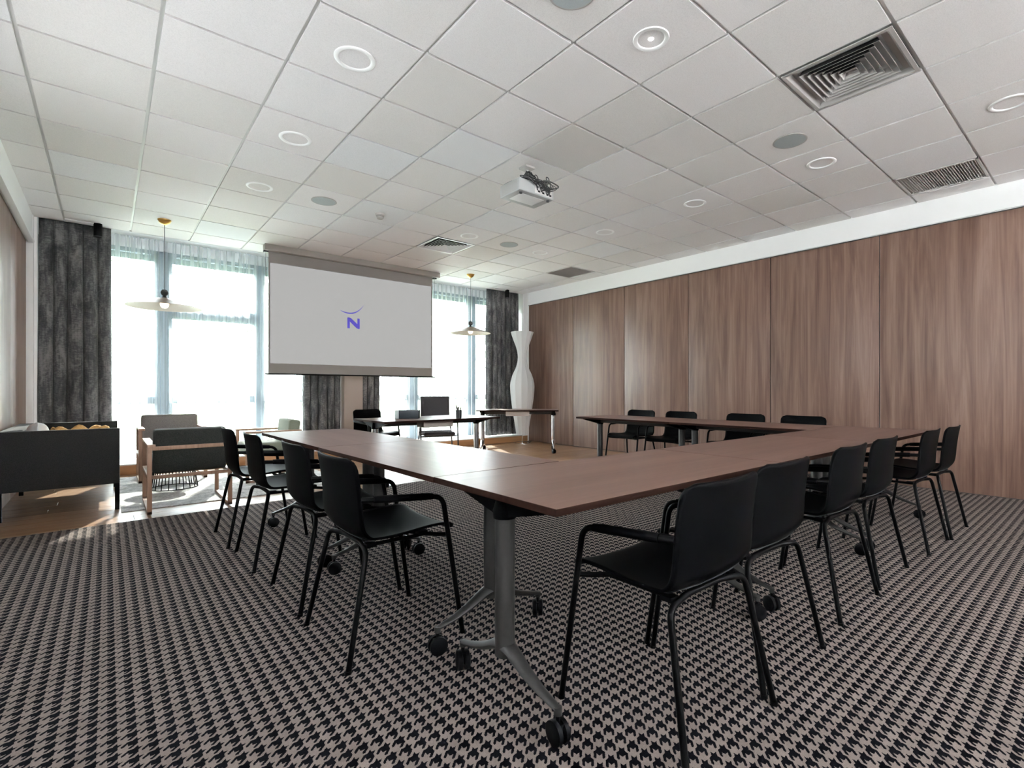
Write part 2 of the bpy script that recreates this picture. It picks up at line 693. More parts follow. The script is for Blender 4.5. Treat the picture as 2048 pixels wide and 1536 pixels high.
# planks: each its own board
pw = .186
row = 0
y = 5.02
plank_meshes = {}
while y < 8.30:
    x = XL - .05 - random.uniform(0, 1.1)
    y1 = min(y + pw, 8.30)
    while x < XR + .05:
        L = random.choice((1.1, 1.3, 1.5))
        xa, xb = max(x, XL - .05), min(x + L, XR + .05)
        if xb - xa > .03 and y1 - y > .02:
            g = G().box(0, 0, -.012, xb - xa - .0025, y1 - y - .0025, random.uniform(-.0006, 0))
            g.obj('floor_plank', M['plank'], floor, loc=(xa, y, 0), bevel=.0012, bseg=1)
        x += L
    y += pw
    row += 1

# right wall: movable partition panels
wr = struct(G().box(XR + .02, YB - .1, 0, XR + .25, YW + .2, 3.3).obj('wall_right', M['white']))
seams = [1.859 + 1.266 * k for k in range(-4, 5)] + [8.258]
for a, b_ in zip(seams[:-1], seams[1:]):
    if a < YB - .1:
        continue
    G().box(0, 0, 0, .04, b_ - a - .010, 2.862).obj('wall_panel', M['panel'], wr, loc=(XR - .005, a + .0035, .006), bevel=.002)
struct(G().box(XR - .012, YB, 2.871, XR + .03, 8.26, HC + .03).box(XR - .03, YB, 2.877, XR - .004, 8.26, 2.886)
       .obj('trim_1', M['whitetrim']))
G().box(XR - .02, YB, 2.862, XR + .005, 8.26, 2.8695).obj('track_channel', M['darkgrey'], wr)
struct(G().box(XR - .03, 8.262, 0, XR + .03, YW, HC + .03).box(XR - .045, 8.40, .13, XR - .03, 8.44, HC)
       .obj('trim_2', M['whitetrim'], bevel=.002))
struct(G().box(XR - .010, YB, .0045, XR - .004, 8.26, .010).obj('baseboard_right', M['alu']))

# left wall
wl = struct(G().box(XL - .25, SY1, 0, XL - .02, YW + .2, 3.3).box(XL - .25, YB - .1, 0, XL - .02, SY0, 3.3)
            .box(XL - .25, SY0, 0, XL - .02, SY1, SZ0).box(XL - .25, SY0, SZ1, XL - .02, SY1, 3.3).obj('wall_left', M['white']))
ls = [8.366 - 1.22 * k for k in range(0, 10)][::-1]
for a, b_ in zip(ls[:-1], ls[1:]):
    if b_ < 5.5:
        continue
    G().box(0, 0, 0, .03, b_ - a - .004, 2.82).obj('wall_panel', M['panel'], wl, loc=(XL - .03, a + .002, .006), bevel=.002)
struct(G().box(XL - .03, YB, 2.83, -.667, 8.36, HC + .03).box(-.700, YB, 2.806, -.650, 8.36, 2.832)
       .obj('trim_3', M['whitetrim'], bevel=.003))
struct(G().box(XL - .05, 8.366, 0, -.660, 8.50, HC + .03).box(-.66, 8.44, .1, -.635, 8.50, HC)
       .box(XL - .05, 8.50, 0, -.66, YW, HC + .03).obj('trim_4', M['whitetrim'], bevel=.002))

struct(G().box(XL - .3, YB - .15, 0, XR + .3, YB, BZ0).box(XL - .3, YB - .15, SZ1, XR + .3, YB, 3.3).box(XL - .3, YB - .15, BZ0, -.45, YB, SZ1).box(
    6.45, YB - .15, BZ0, XR + .3, YB, SZ1).obj('wall_back', M['backwall']))

# window wall: plinth, pillar, header
ww = struct(G().box(2.965, 8.42, 0, 3.275, YW + .12, 3.3).obj('wall_window', M['beige'], bevel=.004))
struct(G().box(XL - .1, 8.27, 0, XR + .05, 8.292, .118).obj('baseboard_window', M['plinth'], bevel=.003))
struct(G().box(XL - .1, 8.262, .118, XR + .05, 8.50, .136).box(XL - .1, 8.292, 0, XR + .05, YW + .12, .118)
       .obj('trim_5', M['whitetrim'], bevel=.003))
struct(G().box(XL - .1, 8.86, 3.03, XR + .1, YW + .12, 3.4).obj('trim_6', M['white']))

# ceiling: slab, recessed bars, mineral tiles
ceiling = struct(G().box(XL - .3, YB - .2, HC + .03, XR + .3, 8.86, HC + .20)
                 .box(XL - .1, 8.44, HC + .0, XR + .1, 8.46, HC + .03).obj('ceiling', M['white']))
JE = 8.46
GAP = .011
tiles_x = [(-.667, TX(0))] + [(TX(i), TX(i + 1)) for i in range(0, 11)] + [(TX(11), XR - .012)]
tiles_y = [(max(TY(j), -1e9), min(TY(j + 1), JE)) for j in range(-6, 8)]
for i in range(0, 12):
    G().box(TX(i) - .013, TY(-6), HC + .016, TX(i) + .013, JE, HC + .022).obj('ceiling_bar', M['bar'], ceiling)
for j in range(-6, 8):
    G().box(-.667, TY(j) - .013, HC + .0162, XR - .012, TY(j) + .013, HC + .0218).obj('cross_bar', M['bar'], ceiling)
std = G().box(GAP, GAP, 0, .624 - GAP,   .646 - GAP, .016).mesh('ceiling_tile', M['tile'])
for ii, (a, b_) in enumerate(tiles_x):
    for jj, (c, d) in enumerate(tiles_y):
        i, j = ii - 1, jj - 6
        if (i, j) in ((6, -4), (6, 4), (10, -4), (10, 4)):
            continue
        if abs((b_ - a) - .624) < 1e-3 and abs((d - c) - .646) < 1e-3:
            inst('ceiling_tile', std, ceiling, (a, c, HC))
        else:
            g0 = GAP
            G().box(g0 if ii else 0, g0, 0, b_ - a - (g0 if ii < 12 else 0), d - c - (g0 if jj < 13 else 0), .016).obj(
                'ceiling_tile', M['tile'], ceiling, loc=(a, c, HC))
# plain ceiling behind the camera, out of the picture
G().box(XL, YB, HC, XR, TY(-6) - .012, HC + .03).obj('ceiling_panel', M['tile'], ceiling)

# ------------------------------------------------------------------ windows
def window(n, x0, x1, mull, tran, panes):
    root = struct(bpy.data.objects.new('window_%d' % n, None))
    COL.objects.link(root)
    root.location = ((x0 + x1) / 2, 8.92, 0)
    ox = -(x0 + x1) / 2
    F = G()
    F.box(x0 + ox, -.04, .136, x1 + ox, .06, .20).box(x0 + ox, -.04, 2.98, x1 + ox, .06, 3.05)
    F.box(x0 + ox, -.04, .136, x0 + ox + .07, .06, 3.03).box(x1 + ox - .07, -.04, .136, x1 + ox, .06, 3.03)
    F.obj('window_frame', M['frame'], root, bevel=.004)
    for a, b_ in mull:
        G().box(a + ox, -.06, .18, b_ + ox, .06, 3.0).obj('mullion', M['frame'], root, bevel=.004)
    for a, b_ in tran:
        G().box(a + ox, -.05, 2.10, b_ + ox, .05, 2.27).obj('transom', M['frame'], root, bevel=.004)
    G().box(x0 + ox, -.055, .885, x1 + ox, .055, .985).obj('window_rail', M['frame'], root, bevel=.004)
    for a, b_ in panes:
        for z0, z1 in ((.20, .885), (.985, 2.98)):
            G().box(a + ox, .0, z0, b_ + ox, .006, z1).obj('window_pane', M['glass'], root)
    # half-lowered shade cassette seen as a darker band at the head
    G().box(x0 + ox, .07, 2.90, x1 + ox, .10, 3.05).obj('shade_cassette', M['frame'], root)
    return root


window(1, -.66, 2.965, ((.50, .70), (1.74, 1.88)), ((.70, 1.74),), ((-.60, .50), (.70, 1.74), (1.88, 2.90)))
window(2, 3.275, 6.73, ((4.32, 4.52), (5.64, 5.83)), (), ((3.34, 4.32), (4.52, 5.64), (5.83, 6.66)))


def fill_window(n, loc, rz, half, nm, SZ0):
    fill_win = struct(bpy.data.objects.new('window_%d' % n, None))  # invented window out of view, put in as fill for the near ceiling
    COL.objects.link(fill_win)
    fill_win.location = loc
    fill_win.rotation_euler = (0, 0, rz)
    G().box(-.04, -half, SZ0, .04, -half + .05, SZ1).box(-.04, half - .05, SZ0, .04, half, SZ1).box(-.04, -half, SZ0, .04, half, SZ0 + .05).box(
        -.04, -half, SZ1 - .05, .04, half, SZ1).obj('window_frame', M['frame'], fill_win)
    for k in range(1, nm):
        yy = -half + 2 * half * k / nm
        G().box(-.03, yy - .025, SZ0, .03, yy + .025, SZ1).obj('mullion', M['frame'], fill_win)
    G().box(-.003, -half, SZ0, .003, half, SZ1).obj('window_pane', M['glass'], fill_win)
    G().box(.075, -half, SZ0, .077, half, SZ1).obj('added_blind', M['fill_blind'] if n == 4 else M['fill_blind_dense'], fill_win)


fill_window(3, (XL - .12, (SY0 + SY1) / 2, 0), 0, (SY1 - SY0) / 2, 6, SZ0)
fill_window(4, (3.0, YB - .08, 0), PI / 2, 3.45, 6, BZ0)

# ------------------------------------------------------------------ curtains
def cloth(x0, x1, z0, z1, y, nf, amp, mat_rows=26, seed=0, gather=.0, npf=8, flare=0.0, cusp=False):
    """a hanging cloth with nf folds; folds wander slightly from top to hem"""
    rnd = random.Random(seed)
    n = nf * npf
    ph = [rnd.uniform(-.9, .9) for _ in range(nf + 1)]
    am = [rnd.uniform(.55, 1.25) for _ in range(nf + 1)]
    rows = []
    for r in range(mat_rows + 1):
        t = r / mat_rows
        z = z1 + (z0 - z1) * t
        row_ = []
        for k in range(n + 1):
            s = k / n
            f = s * nf
            i = min(int(f), nf - 1)
            fr = f - i
            p = ph[i] * (1 - fr) + ph[i + 1] * fr
            a = (am[i] * (1 - fr) + am[i + 1] * fr) * amp * (.55 + .45 * min(1, t * 3))
            ang = 2 * PI * f + p * (.4 + t * 1.1)
            if cusp:
                sh = abs(math.sin(ang / 2))
                yy = y + a * (1 - 2 * sh ** .75) + math.sin(ang * .31 + seed) * a * .35
                x = x0 + (x1 - x0) * s - math.sin(ang) * .16 * (x1 - x0) / nf + (s - .5) * flare * t
            else:
                x = x0 + (x1 - x0) * s + math.sin(2 * ang) * .10 * (x1 - x0) / nf + (s - .5) * flare * t
                yy = y + math.sin(ang) * a + math.sin(ang * .37 + seed) * a * .35
            row_.append(Vector((x, yy, z)))
        rows.append(row_)
    return G().grid(rows)


cur = [(-.625, .035, 'mottled grey curtain in the left corner by the wooden wall', 5, 11, .03),
       (2.36, 2.945, 'mottled grey curtain just left of the beige pillar, below the screen', 5, 12, .0),
       (3.30, 3.63, 'narrow mottled grey curtain just right of the beige pillar', 3, 13, .0),
       (5.88, 6.70, 'mottled grey curtain in the right corner behind the tall white floor lamp', 7, 14, .04)]
for x0, x1, lab, nf, sd, fl in cur:
    o = cloth(x0, x1, .15, HC + .02, 8.40 if x0 != 3.30 and x0 != 2.36 else 8.44, nf, .072, 30, sd, npf=14, flare=fl, cusp=True).obj('curtain', M['curtain'], sharp=180)
    o.location.y = .11
    sm = o.modifiers.new('thick', 'SOLIDIFY')
    sm.thickness = .003
    tag(o, lab, 'curtain', 'heavy grey curtains at the windows')
for x0, x1, lab, nf, sd in ((-.10, 2.55, 'white sheer curtain over the left window, behind the screen edge', 26, 21),
                            (3.50, 6.05, 'white sheer curtain over the right window behind the desk', 26, 22)):
    o = cloth(x0, x1, .142, HC + .02, 8.74, nf, .026, 10, sd, npf=7).obj('sheer_curtain', M['sheer'], sharp=180)
    tag(o, lab, 'curtain', 'sheer curtains')

# ------------------------------------------------------------------ outdoors
G_ = G().box(-30, YW + .12, -.25, 40, 60, -.12).obj('ground', M['lawn'])
struct(G_)
struct(G().box(-12, YW + .12, -.2, 20, 13.5, -.10).obj('terrace', M['terrace']))


def tree(x, y, h, r, lab, seed):
    rnd = random.Random(seed)
    t = thing('garden_tree', lab, 'tree', (x, y, -.12), group='trees outside the windows')
    G().tube([(0, 0, 0), (.05, .02, h * .35), (-.03, .04, h * .7)], [.16, .11, .05], 8).obj('trunk', M['bark'], t)
    g = G()
    for k in range(1500):
        u = rnd.random() ** .45
        a, b_ = rnd.uniform(0, 2 * PI), math.acos(rnd.uniform(-1, 1))
        lob = 1 + .28 * math.sin(3 * a + seed) * math.sin(2 * b_)
        c = Vector((math.cos(a) * math.sin(b_) * r * u * lob, math.sin(a) * math.sin(b_) * r * u * lob, h * .66 + math.cos(b_) * h * .36 * u))
        d1 = Vector((rnd.uniform(-1, 1), rnd.uniform(-1, 1), rnd.uniform(-1, 1))).normalized() * rnd.uniform(.10, .22)
        d2 = d1.cross(Vector((rnd.uniform(-1, 1), rnd.uniform(-1, 1), rnd.uniform(-1, 1)))).normalized() * rnd.uniform(.06, .12)
        g._add([c - d1, c + d2, c + d1, c - d2], [(0, 1, 2, 3)])
    o = g.obj('foliage', M['leaf'], t, fix=False)
    o['kind'] = 'stuff'
    return t


tree(-.6, 16.5, 5.0, 1.9, 'hazy green tree seen through the leftmost pane of the left window', 1)
tree(4.2, 18.5, 5.4, 2.0, 'hazy tree seen through the middle pane of the left window', 2)
tree(9.0, 17.0, 4.8, 1.7, 'hazy tree outside, seen just right of the projection screen', 3)
tree(13.8, 17.5, 5.2, 1.9, 'hazy tree outside, behind the right pendant lamp', 4)


# ------------------------------------------------------------------ conference chairs
def catmull(P, n):
    P = [Vector(p) for p in P]
    Q = [P[0] * 2 - P[1]] + P + [P[-1] * 2 - P[-2]]
    out = []
    m = len(P) - 1
    for k in range(n + 1):
        t = k / n * m
        i = min(int(t), m - 1)
        u = t - i
        a, b_, c, d = Q[i:i + 4]
        out.append(.5 * ((2 * b_) + (c - a) * u + (2 * a - 5 * b_ + 4 * c - d) * u * u + (-a + 3 * b_ - 3 * c + d) * u ** 3))
    return out


SHELL = [(.222, .448), (.195, .468), (.11, .470), (0, .461), (-.10, .458), (-.160, .467), (-.200, .507), (-.216, .57),
         (-.225, .65), (-.235, .73), (-.247, .800)]


def shell_mesh():
    prof = catmull([(0, a, b_) for a, b_ in SHELL], 46)
    L = [0]
    for a, b_ in zip(prof[:-1], prof[1:]):
        L.append(L[-1] + (b_ - a).length)
    tot = L[-1]
    rows = []
    for i, p in enumerate(prof):
        s = L[i]
        tn = (prof[min(i + 1, len(prof) - 1)] - prof[max(i - 1, 0)]).normalized()
        nrm = tn.cross(Vector((1, 0, 0)))                       # towards the sitter
        back = max(0, min(1, (s - .40) / .16))
        W = .238 - .008 * back
        r = .055 if s > tot * .5 else .05
        dd = min(s, tot - s)
        w = W if dd >= r else W - r + math.sqrt(max(0, r * r - (r - dd) ** 2))
        rowv = []
        for k in range(25):
            t = -1 + 2 * k / 24
            x = w * math.sin(t * PI / 2) if False else w * t
            q = (x / W) ** 2
            lift = q * (.012 + .018 * back) + .006 * (1 - back) * q * q
            rowv.append(p + Vector((x, 0, 0)) + nrm * lift)
        rows.append(rowv)
    return rows


def thick(o, t, off=-1):
    m = o.modifiers.new('thickness', 'SOLIDIFY')
    m.thickness = t
    m.offset = off
    m.use_even_offset = False


_rows = shell_mesh()
shell_me = G().grid(_rows).mesh('seat_shell', M['blackplastic'], sharp=60)
pad_rows = []
for i, r in enumerate(_rows[3:25]):
    e = min(i, 21 - i)
    ins = 2 if e > 0 else 3
    up = .007 if e > 0 else .001
    rr = r[ins:25 - ins]
    pad_rows.append([v + Vector((0, 0, up if 0 < k < len(rr) - 1 else .001)) for k, v in enumerate(rr)])
    if ins == 3:
        pad_rows[-1] = [pad_rows[-1][0]] + pad_rows[-1] + [pad_rows[-1][-1]]
pad_me = G().grid(pad_rows).mesh('seat_pad', M['seatpad'], sharp=60)
TR = .0108


def leg_front(sx):
    pts = fillet([(sx * .262, .252, 0), (sx * .248, .160, .615), (sx * .243, -.13, .640), (sx * .228, -.190, .642)], [0, .045, .03, 0], 6)
    return G().tube(pts, TR, 10).cyl((sx * .262, .252, 0), (sx * .2615, .2512, .012), TR + .002, 10).mesh('leg', M['black'])


def leg_rear(sx):
    pts = fillet([(sx * .262, -.252, 0), (sx * .218, -.165, .432), (sx * .10, -.140, .437), (0, -.138, .437)], [0, .04, .02, 0], 6)
    return G().tube(pts, TR, 10).cyl((sx * .262, -.252, 0), (sx * .2615, -.2512, .012), TR + .002, 10).mesh('leg', M['black'])


def arm_pad(sx):
    pts = [(sx * .2435, .112, .620), (sx * .243, .08, .623), (sx * .243, -.12, .640), (sx * .240, -.145, .641)]
    return G().tube(pts, [.0145, .016, .016, .0145], 12, flat=(1.1, .95)).mesh('armrest', M['blackplastic'])


lf = [leg_front(-1), leg_front(1)]
lr = [leg_rear(-1), leg_rear(1)]
ap = [arm_pad(-1), arm_pad(1)]
sf = G()
for sx in (-1, 1):
    sf.tube(fillet([(sx * .252, .192, .447), (sx * .20, .165, .438), (sx * .10, .10, .436), (0, .09, .436)], .04, 5), .0095, 8)
    sf.tube([(sx * .15, .12, .437), (sx * .15, -.15, .437)], .008, 8)
    sf.box(sx * .17 - .02, -.15, .437, sx * .17 + .02, -.11, .452)
    sf.box(sx * .15 - .02, .09, .440, sx * .15 + .02, .13, .458)
sf = sf.mesh('seat_frame', M['black'])


def chair(x, y, rz, label, group):
    t = thing('conference_chair', label, 'chair', (x, y, .004 if y < 5.2 else 0), rz, group)
    s = inst('seat_shell', shell_me, t)
    thick(s, .009)
    p = inst('seat_pad', pad_me, t)
    thick(p, .006)
    for k in (0, 1):
        inst('leg', lf[k], t)
        inst('leg', lr[k], t)
        inst('armrest', ap[k], t)
    inst('seat_frame', sf, t)
    return t


GN = 'black chairs along the near side of the table'
near = [(1.465, 1.035, .0, 'nearest black shell armchair, beside the near corner of the walnut table'),
        (2.00, 1.075, .0, 'second black shell armchair along the near side of the table'),
        (2.80, 1.10, .0, 'third black shell armchair along the near side of the table'),
        (3.405, 1.115, .0, 'fourth black shell armchair along the near side of the table'),
        (4.31, 1.085, .0, 'fifth black shell armchair along the near side, next to last'),
        (4.85, 1.065, .0, 'sixth and farthest black shell armchair along the near side, by the wood wall')]
for x, y_, r, lab in near:
    chair(x, y_, r, lab, GN)
GL = 'black chairs along the left side of the table'
left = [(.942, 2.18, 0, 'nearest black shell armchair on the left side, its seat in full view'),
        (.945, 2.82, 0, 'second black shell armchair from the near corner on the left side'),
        (.902, 3.60, 0, 'third black shell armchair on the left side of the table'),
        (.871, 4.23, 0, 'farthest black shell armchair on the left side, in front of the tweed armchair')]
for x, y_, r, lab in left:
    chair(x, y_, -PI / 2 + r, lab, GL)
GR = 'black chairs between the table and the wooden wall'
right = [(5.31, 4.31, 'farthest black chair by the wood wall, its seat visible under the table end'),
         (5.31, 3.68, 'second black chair from the far end along the wooden wall'),
         (5.33, 2.84, 'third black chair from the far end along the wooden wall'),
         (5.33, 2.21, 'nearest of the black chairs along the wooden wall, only its back top showing')]
for x, y_, lab in right:
    chair(x, y_, PI / 2, lab, GR)
chair(2.86, 6.86, PI + .25, 'black shell chair behind the left end of the desk', 'chairs behind the desk')


# ------------------------------------------------------------------ flip-top tables
def caster_mesh():
    g = G()
    for s in (-1, 1):
        g.lathe([(.0, -.009), (.028, -.011), (.037, -.007), (.037, .007), (.028, .011), (0, .009)], 18,
                (s * .014, 0, .037), mat=Matrix.Rotation(PI / 2, 4, 'Y'))
    g.box(-.012, -.02, .028, .012, .02, .066)
    g.cyl((0, 0, .05), (0, 0, .092), .007, 8)
    return g.mesh('caster', M['rubber'])


CASTER = caster_mesh()


def table_leg_mesh(mat):
    g = G()
    # oval column
    n = 20
    sec = [(.036 * math.cos(2 * PI * k / n), .028 * math.sin(2 * PI * k / n)) for k in range(n)]
    g.prism([(x * .96, y_ * 1.25) for x, y_ in sec], .165, .640)
    # two sweeping feet
    for s in (-1, 1):
        pts = catmull([(0, s * .0, .20), (0, s * .05, .185), (0, s * .12, .150), (0, s * .20, .122), (0, s * .272, .105)], 12)
        rs = [.034 - .021 * (k / 12) for k in range(13)]
        g.tube(pts, rs, 10, flat=(1.0, .62))
        g.cyl((0, s * .270, .088), (0, s * .270, .112), .013, 10)
    return g.mesh('leg', mat, sharp=50)


def hinge_mesh():
    g = G()
    g.lathe([(.0, .636), (.040, .636), (.042, .66), (.030, .70), (.022, .718), (0, .718)], 16)
    for s in (-1, 1):
        poly = [(s * .02, .640), (s * .02, .718), (s * .30, .718), (s * .30, .706)]
        g.prism([(a, b_) for a, b_ in poly], -.016, .016, mat=Matrix(((0, 0, 1, 0), (1, 0, 0, 0), (0, 1, 0, 0), (0, 0, 0, 1))))
    return g.mesh('hinge_bracket', M['blackplastic'], sharp=35)


HINGE = hinge_mesh()
LEGM = {k: table_leg_mesh(M[k]) for k in ('alu', 'chrome')}


def table(cx_, cy_, L, D, rz, label, group, legmat='alu', z=.004, tray=False, name='flip_top_table', ends=(.08, .08), spin=0):
    t = thing(name, label, 'table', (cx_, cy_, z), rz, group)
    top = G().box(-L / 2 + .0006, -D / 2 + .0006, .716, L / 2 - .0006, D / 2 - .0006, .7372).obj('edge_band', M['edge'], t, bevel=.001)
    G().box(-L / 2 + .002, -D / 2 + .002, .7372, L / 2 - .002, D / 2 - .002, .7382).obj('tabletop', M['table'], t)
    rnd = random.Random(int(cx_ * 100 + cy_ * 37))
    xs = (-L / 2 + ends[0], L / 2 - ends[1])
    for xx in xs:
        lg = inst('leg', LEGM[legmat], t, (xx, 0, 0))
        for s in (-1, 1):
            inst('caster', CASTER, lg, (0, s * .270, 0), (0, 0, rnd.uniform(-.5, .9)))
        inst('hinge_bracket', HINGE, t, (xx, 0, 0))
    G().box(xs[0] + .03, -.030, .655, xs[1] - .03, .030, .712).obj('crossbeam', M['alu'], t, bevel=.012, bseg=3)
    if tray:
        g = G().box(-.20, -.22, .640, .20, -.214, .712).box(-.20, -.06, .640, .20, -.054, .712).box(-.20, -.22, .634, .20, -.054, .640)
        g.obj('cable_tray', M['tray'], t)
    return t


GT = 'walnut tables of the u-shaped meeting layout'
x0 = .957
TL = 1.417
for k, lab in enumerate(('walnut table at the near corner of the u-shaped layout',
                         'middle walnut table of the near row, second and third chairs in front',
                         'walnut table at the right end of the near row')):
    table(x0 + TL * (k + .5), 1.396, TL - .003, .70, 0, lab, GT, ends=(.08, .064 if k < 2 else .045))
ang = math.atan2(.045, 3.1)
for k, lab in enumerate(('walnut table of the left arm touching the near row',
                         'walnut table at the far left end of the u-shaped layout')):
    yy = 1.749 + 1.352 * (k + .5)
    table(1.290 - (yy - 1.749) * .012, yy, 1.349, .67, PI / 2 + .012, lab, GT)
for k, lab in enumerate(('walnut table of the right arm touching the near row',
                         'walnut table at the far right end of the u-shaped layout, a wooden floor below')):
    yy = 1.749 + 1.39 * (k + .5)
    table(4.845, yy, 1.387, .72, -PI / 2, lab, GT)

# desk and spare table at the far end
table(3.01, 5.60, 1.56, .82, .03, 'walnut desk with a black box and a pen cup on it', 'separate tables by the window', 'chrome', 0, True)
table(5.45, 6.94, 1.40, .60, -.711, 'narrow walnut table on chrome legs in front of the white floor lamp', 'separate tables by the window', 'chrome', 0, True)

# things on the desk
t = thing('storage_box', 'small dark box with a pale grey end standing on the desk', 'box', (2.74, 5.62, .7378), -.62)
G().box(-.10, -.075, 0, .13, .075, .100).obj('box_body', M['teal'], t, bevel=.004)
G().box(-.145, -.075, 0, -.10, .075, .100).obj('end_panel', M['lightgrey'], t, bevel=.004)
t = thing('pen_cup', 'grey cup full of pencils on the right of the desk', 'cup', (3.22, 5.26, .7378))
g = G().lathe([(.0, 0), (.033, 0), (.040, .10), (.037, .10), (.031, .006), (0, .006)], 20)
g.obj('cup', M['darkgrey'], t)
rnd = random.Random(5)
for k in range(9):
    a = rnd.uniform(0, 2 * PI)
    rr = rnd.uniform(.012, .024)
    px, py = math.cos(a), math.sin(a)
    G().cyl((-px * .010, -py * .010, .008), (px * (rr + .028), py * (rr + .028), rnd.uniform(.13, .185)), .0042, 6).obj('pencil', M['pen'], t)

# upholstered chair behind the desk
t = thing('visitor_chair', 'grey upholstered chair with a square high back behind the desk', 'chair', (3.58, 6.42, 0), PI - .36, 'chairs behind the desk')
g = G().box(-.215, -.225, .440, .215, .22, .49)
g.obj('seat', M['chair_grey'], t, bevel=.02, bseg=3)
rows = []
for i in range(13):
    s = i / 12
    z = .54 + .44 * s
    rows.append([Vector((-.205 + .41 * k / 12, -.215 - .05 * s + .03 * ((k / 6 - 1) ** 2), z)) for k in range(13)])
o = G().grid(rows).obj('backrest', M['chair_grey'], t)
thick(o, .045, 0)
for sx in (-1, 1):
    G().tube(fillet([(sx * .26, .23, 0), (sx * .255, .17, .64), (sx * .255, -.18, .66), (sx * .215, -.24, .66)], .05, 5), .011, 8).obj('leg', M['alu'], t)
    G().tube(fillet([(sx * .26, -.26, 0), (sx * .235, -.20, .44), (sx * .205, -.235, .62), (sx * .20, -.25, .75)], .05, 5), .011, 8).obj('leg', M['alu'], t)
    G().box(sx * .255 - .022, -.15, .655, sx * .255 + .022, .12, .685).obj('armrest', M['darkgrey'], t, bevel=.008)
G().tube([(-.245, .15, .430), (.245, .15, .430)], .009, 8).tube([(-.235, -.18, .430), (.235, -.18, .430)], .009, 8).obj('seat_frame', M['alu'], t)

# ------------------------------------------------------------------ projection screen
t = thing('projection_screen', 'white roll-down projection screen with a blue logo, in front of the windows', 'screen', (3.03, 7.95, 0))
OX = -3.03
G().box(1.673 + OX, -.085, 3.052, 4.436 + OX, .045, HC + .001).obj('screen_housing', M['housing'], t, bevel=.004)
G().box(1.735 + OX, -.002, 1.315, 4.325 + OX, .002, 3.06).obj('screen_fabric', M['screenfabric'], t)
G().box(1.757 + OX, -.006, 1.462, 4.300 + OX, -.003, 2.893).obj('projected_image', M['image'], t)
G().tube([(1.69 + OX, 0, 1.308), (4.385 + OX, 0, 1.308)], .011, 10).obj('bottom_bar', M['black'], t)
for xx in (1.70, 4.37):
    G().box(xx + OX - .03, -.03, 3.03, xx + OX + .03, .03, 3.055).obj('roller_bracket', M['darkgrey'], t, bevel=.004)
for xx in (1.70, 4.375):
    G().cyl((xx + OX, 0, 1.308), (xx + OX, 0, 3.04), .0022, 6).obj('tension_cord', M['cord'], t)
# logo: a rising crescent over the letter N
xm = lambda v: v + OX
arc_c = [(2.733, 2.318), (2.80, 2.293), (2.88, 2.283), (2.96, 2.300), (3.04, 2.352), (3.108, 2.437)]
cc = catmull([(xm(a), 0, b_) for a, b_ in arc_c], 24)
up, lo = [], []
for k, p in enumerate(cc):
    w = .019 * math.sin(PI * min(1, max(0, k / 24))) ** .8
    up.append((p.x, p.z + w * .5))
    lo.append((p.x, p.z - w * .5))
XZ = Matrix(((1, 0, 0, 0), (0, 0, -1, 0), (0, 1, 0, 0), (0, 0, 0, 1)))
G().prism(lo + up[::-1], .0065, .0090, mat=XZ).obj('logo_arc', M['logo'], t)
a0, a1, b0, b1, st = 2.845, 3.040, 2.048, 2.212, .038
Np = [(a0, b0), (a0 + st, b0), (a0 + st, b0 + .105), (a1 - st * .55 - .03, b0 + .010), (a1 - .016, b0 - .004), (a1, b0 + .006), (a1, b1),
      (a1 - st, b1), (a1 - st, b0 + .075), (a0 + .055, b1 - .002), (a0 + .02, b1 + .006), (a0, b1)]
G().prism([(xm(a), b_) for a, b_ in Np], .0065, .0090, mat=XZ).obj('logo_letter', M['logo'], t)


# ------------------------------------------------------------------ pendants
def pendant(x, y, zd, r, lab):
    t = thing('pendant_lamp', lab, 'lamp', (x, y, HC), 0, 'disc pendant lamps near the windows')
    dz = zd - HC
    G().lathe([(0, -.062), (.02, -.060), (.052, -.035), (.070, -.004), (.070, .0), (0, 0)], 24).obj('ceiling_rose', M['brass'], t)
    G().cyl((0, 0, -.06), (0, 0, dz + .19), .0035, 8).obj('cord', M['cord'], t)
    G().lathe([(0, .078), (.022, .072), (.036, .052), (.040, .036), (.034, .016), (.018, .0), (.022, -.02), (.05, -.036), (0, -.036)], 20, (0, 0, dz + .125)).obj('lamp_holder', M['cord'], t)
    prof = [(.03, .098), (.09, .088), (.16, .062), (r * .72, .022), (r, -.012), (r, -.016), (r * .72, .016), (.16, .055), (.09, .080), (.03, .090)]
    G().lathe(prof[:5], 48, (0, 0, dz)).obj('lamp_shade', M['pendant'], t, sharp=60)
    G().lathe(prof[4:], 48, (0, 0, dz)).obj('shade_lining', M['pendant_in'], t, sharp=60)
    G().lathe([(0, -.030), (.025, -.024), (.042, .0), (.045, .025), (.03, .06), (.018, .09)], 18, (0, 0, dz)).obj('bulb', M['bulb'], t)
    return t


pendant(.524, 7.592, 2.095, .375, 'disc pendant lamp on the left, hanging over the lounge corner')
pendant(4.904, 7.615, 2.105, .355, 'disc pendant lamp on the right, beside the projection screen')

# ------------------------------------------------------------------ ceiling fixtures
def downlight(x, y, lab, r=.123, lit=True):
    t = thing('downlight', lab, 'ceiling light', (x, y, HC), 0, 'recessed ceiling downlights')
    G().lathe([(r * .74, .012), (r * .76, -.002), (r * .82, -.007), (r * .97, -.006), (r, -.001), (r, .0)], 40).obj('trim_ring', M['ring'], t, sharp=60)
    G().lathe([(r * .76, .004), (0, .004)], 32).obj('diffuser', M['disc'] if lit else M['whitetrim'], t)


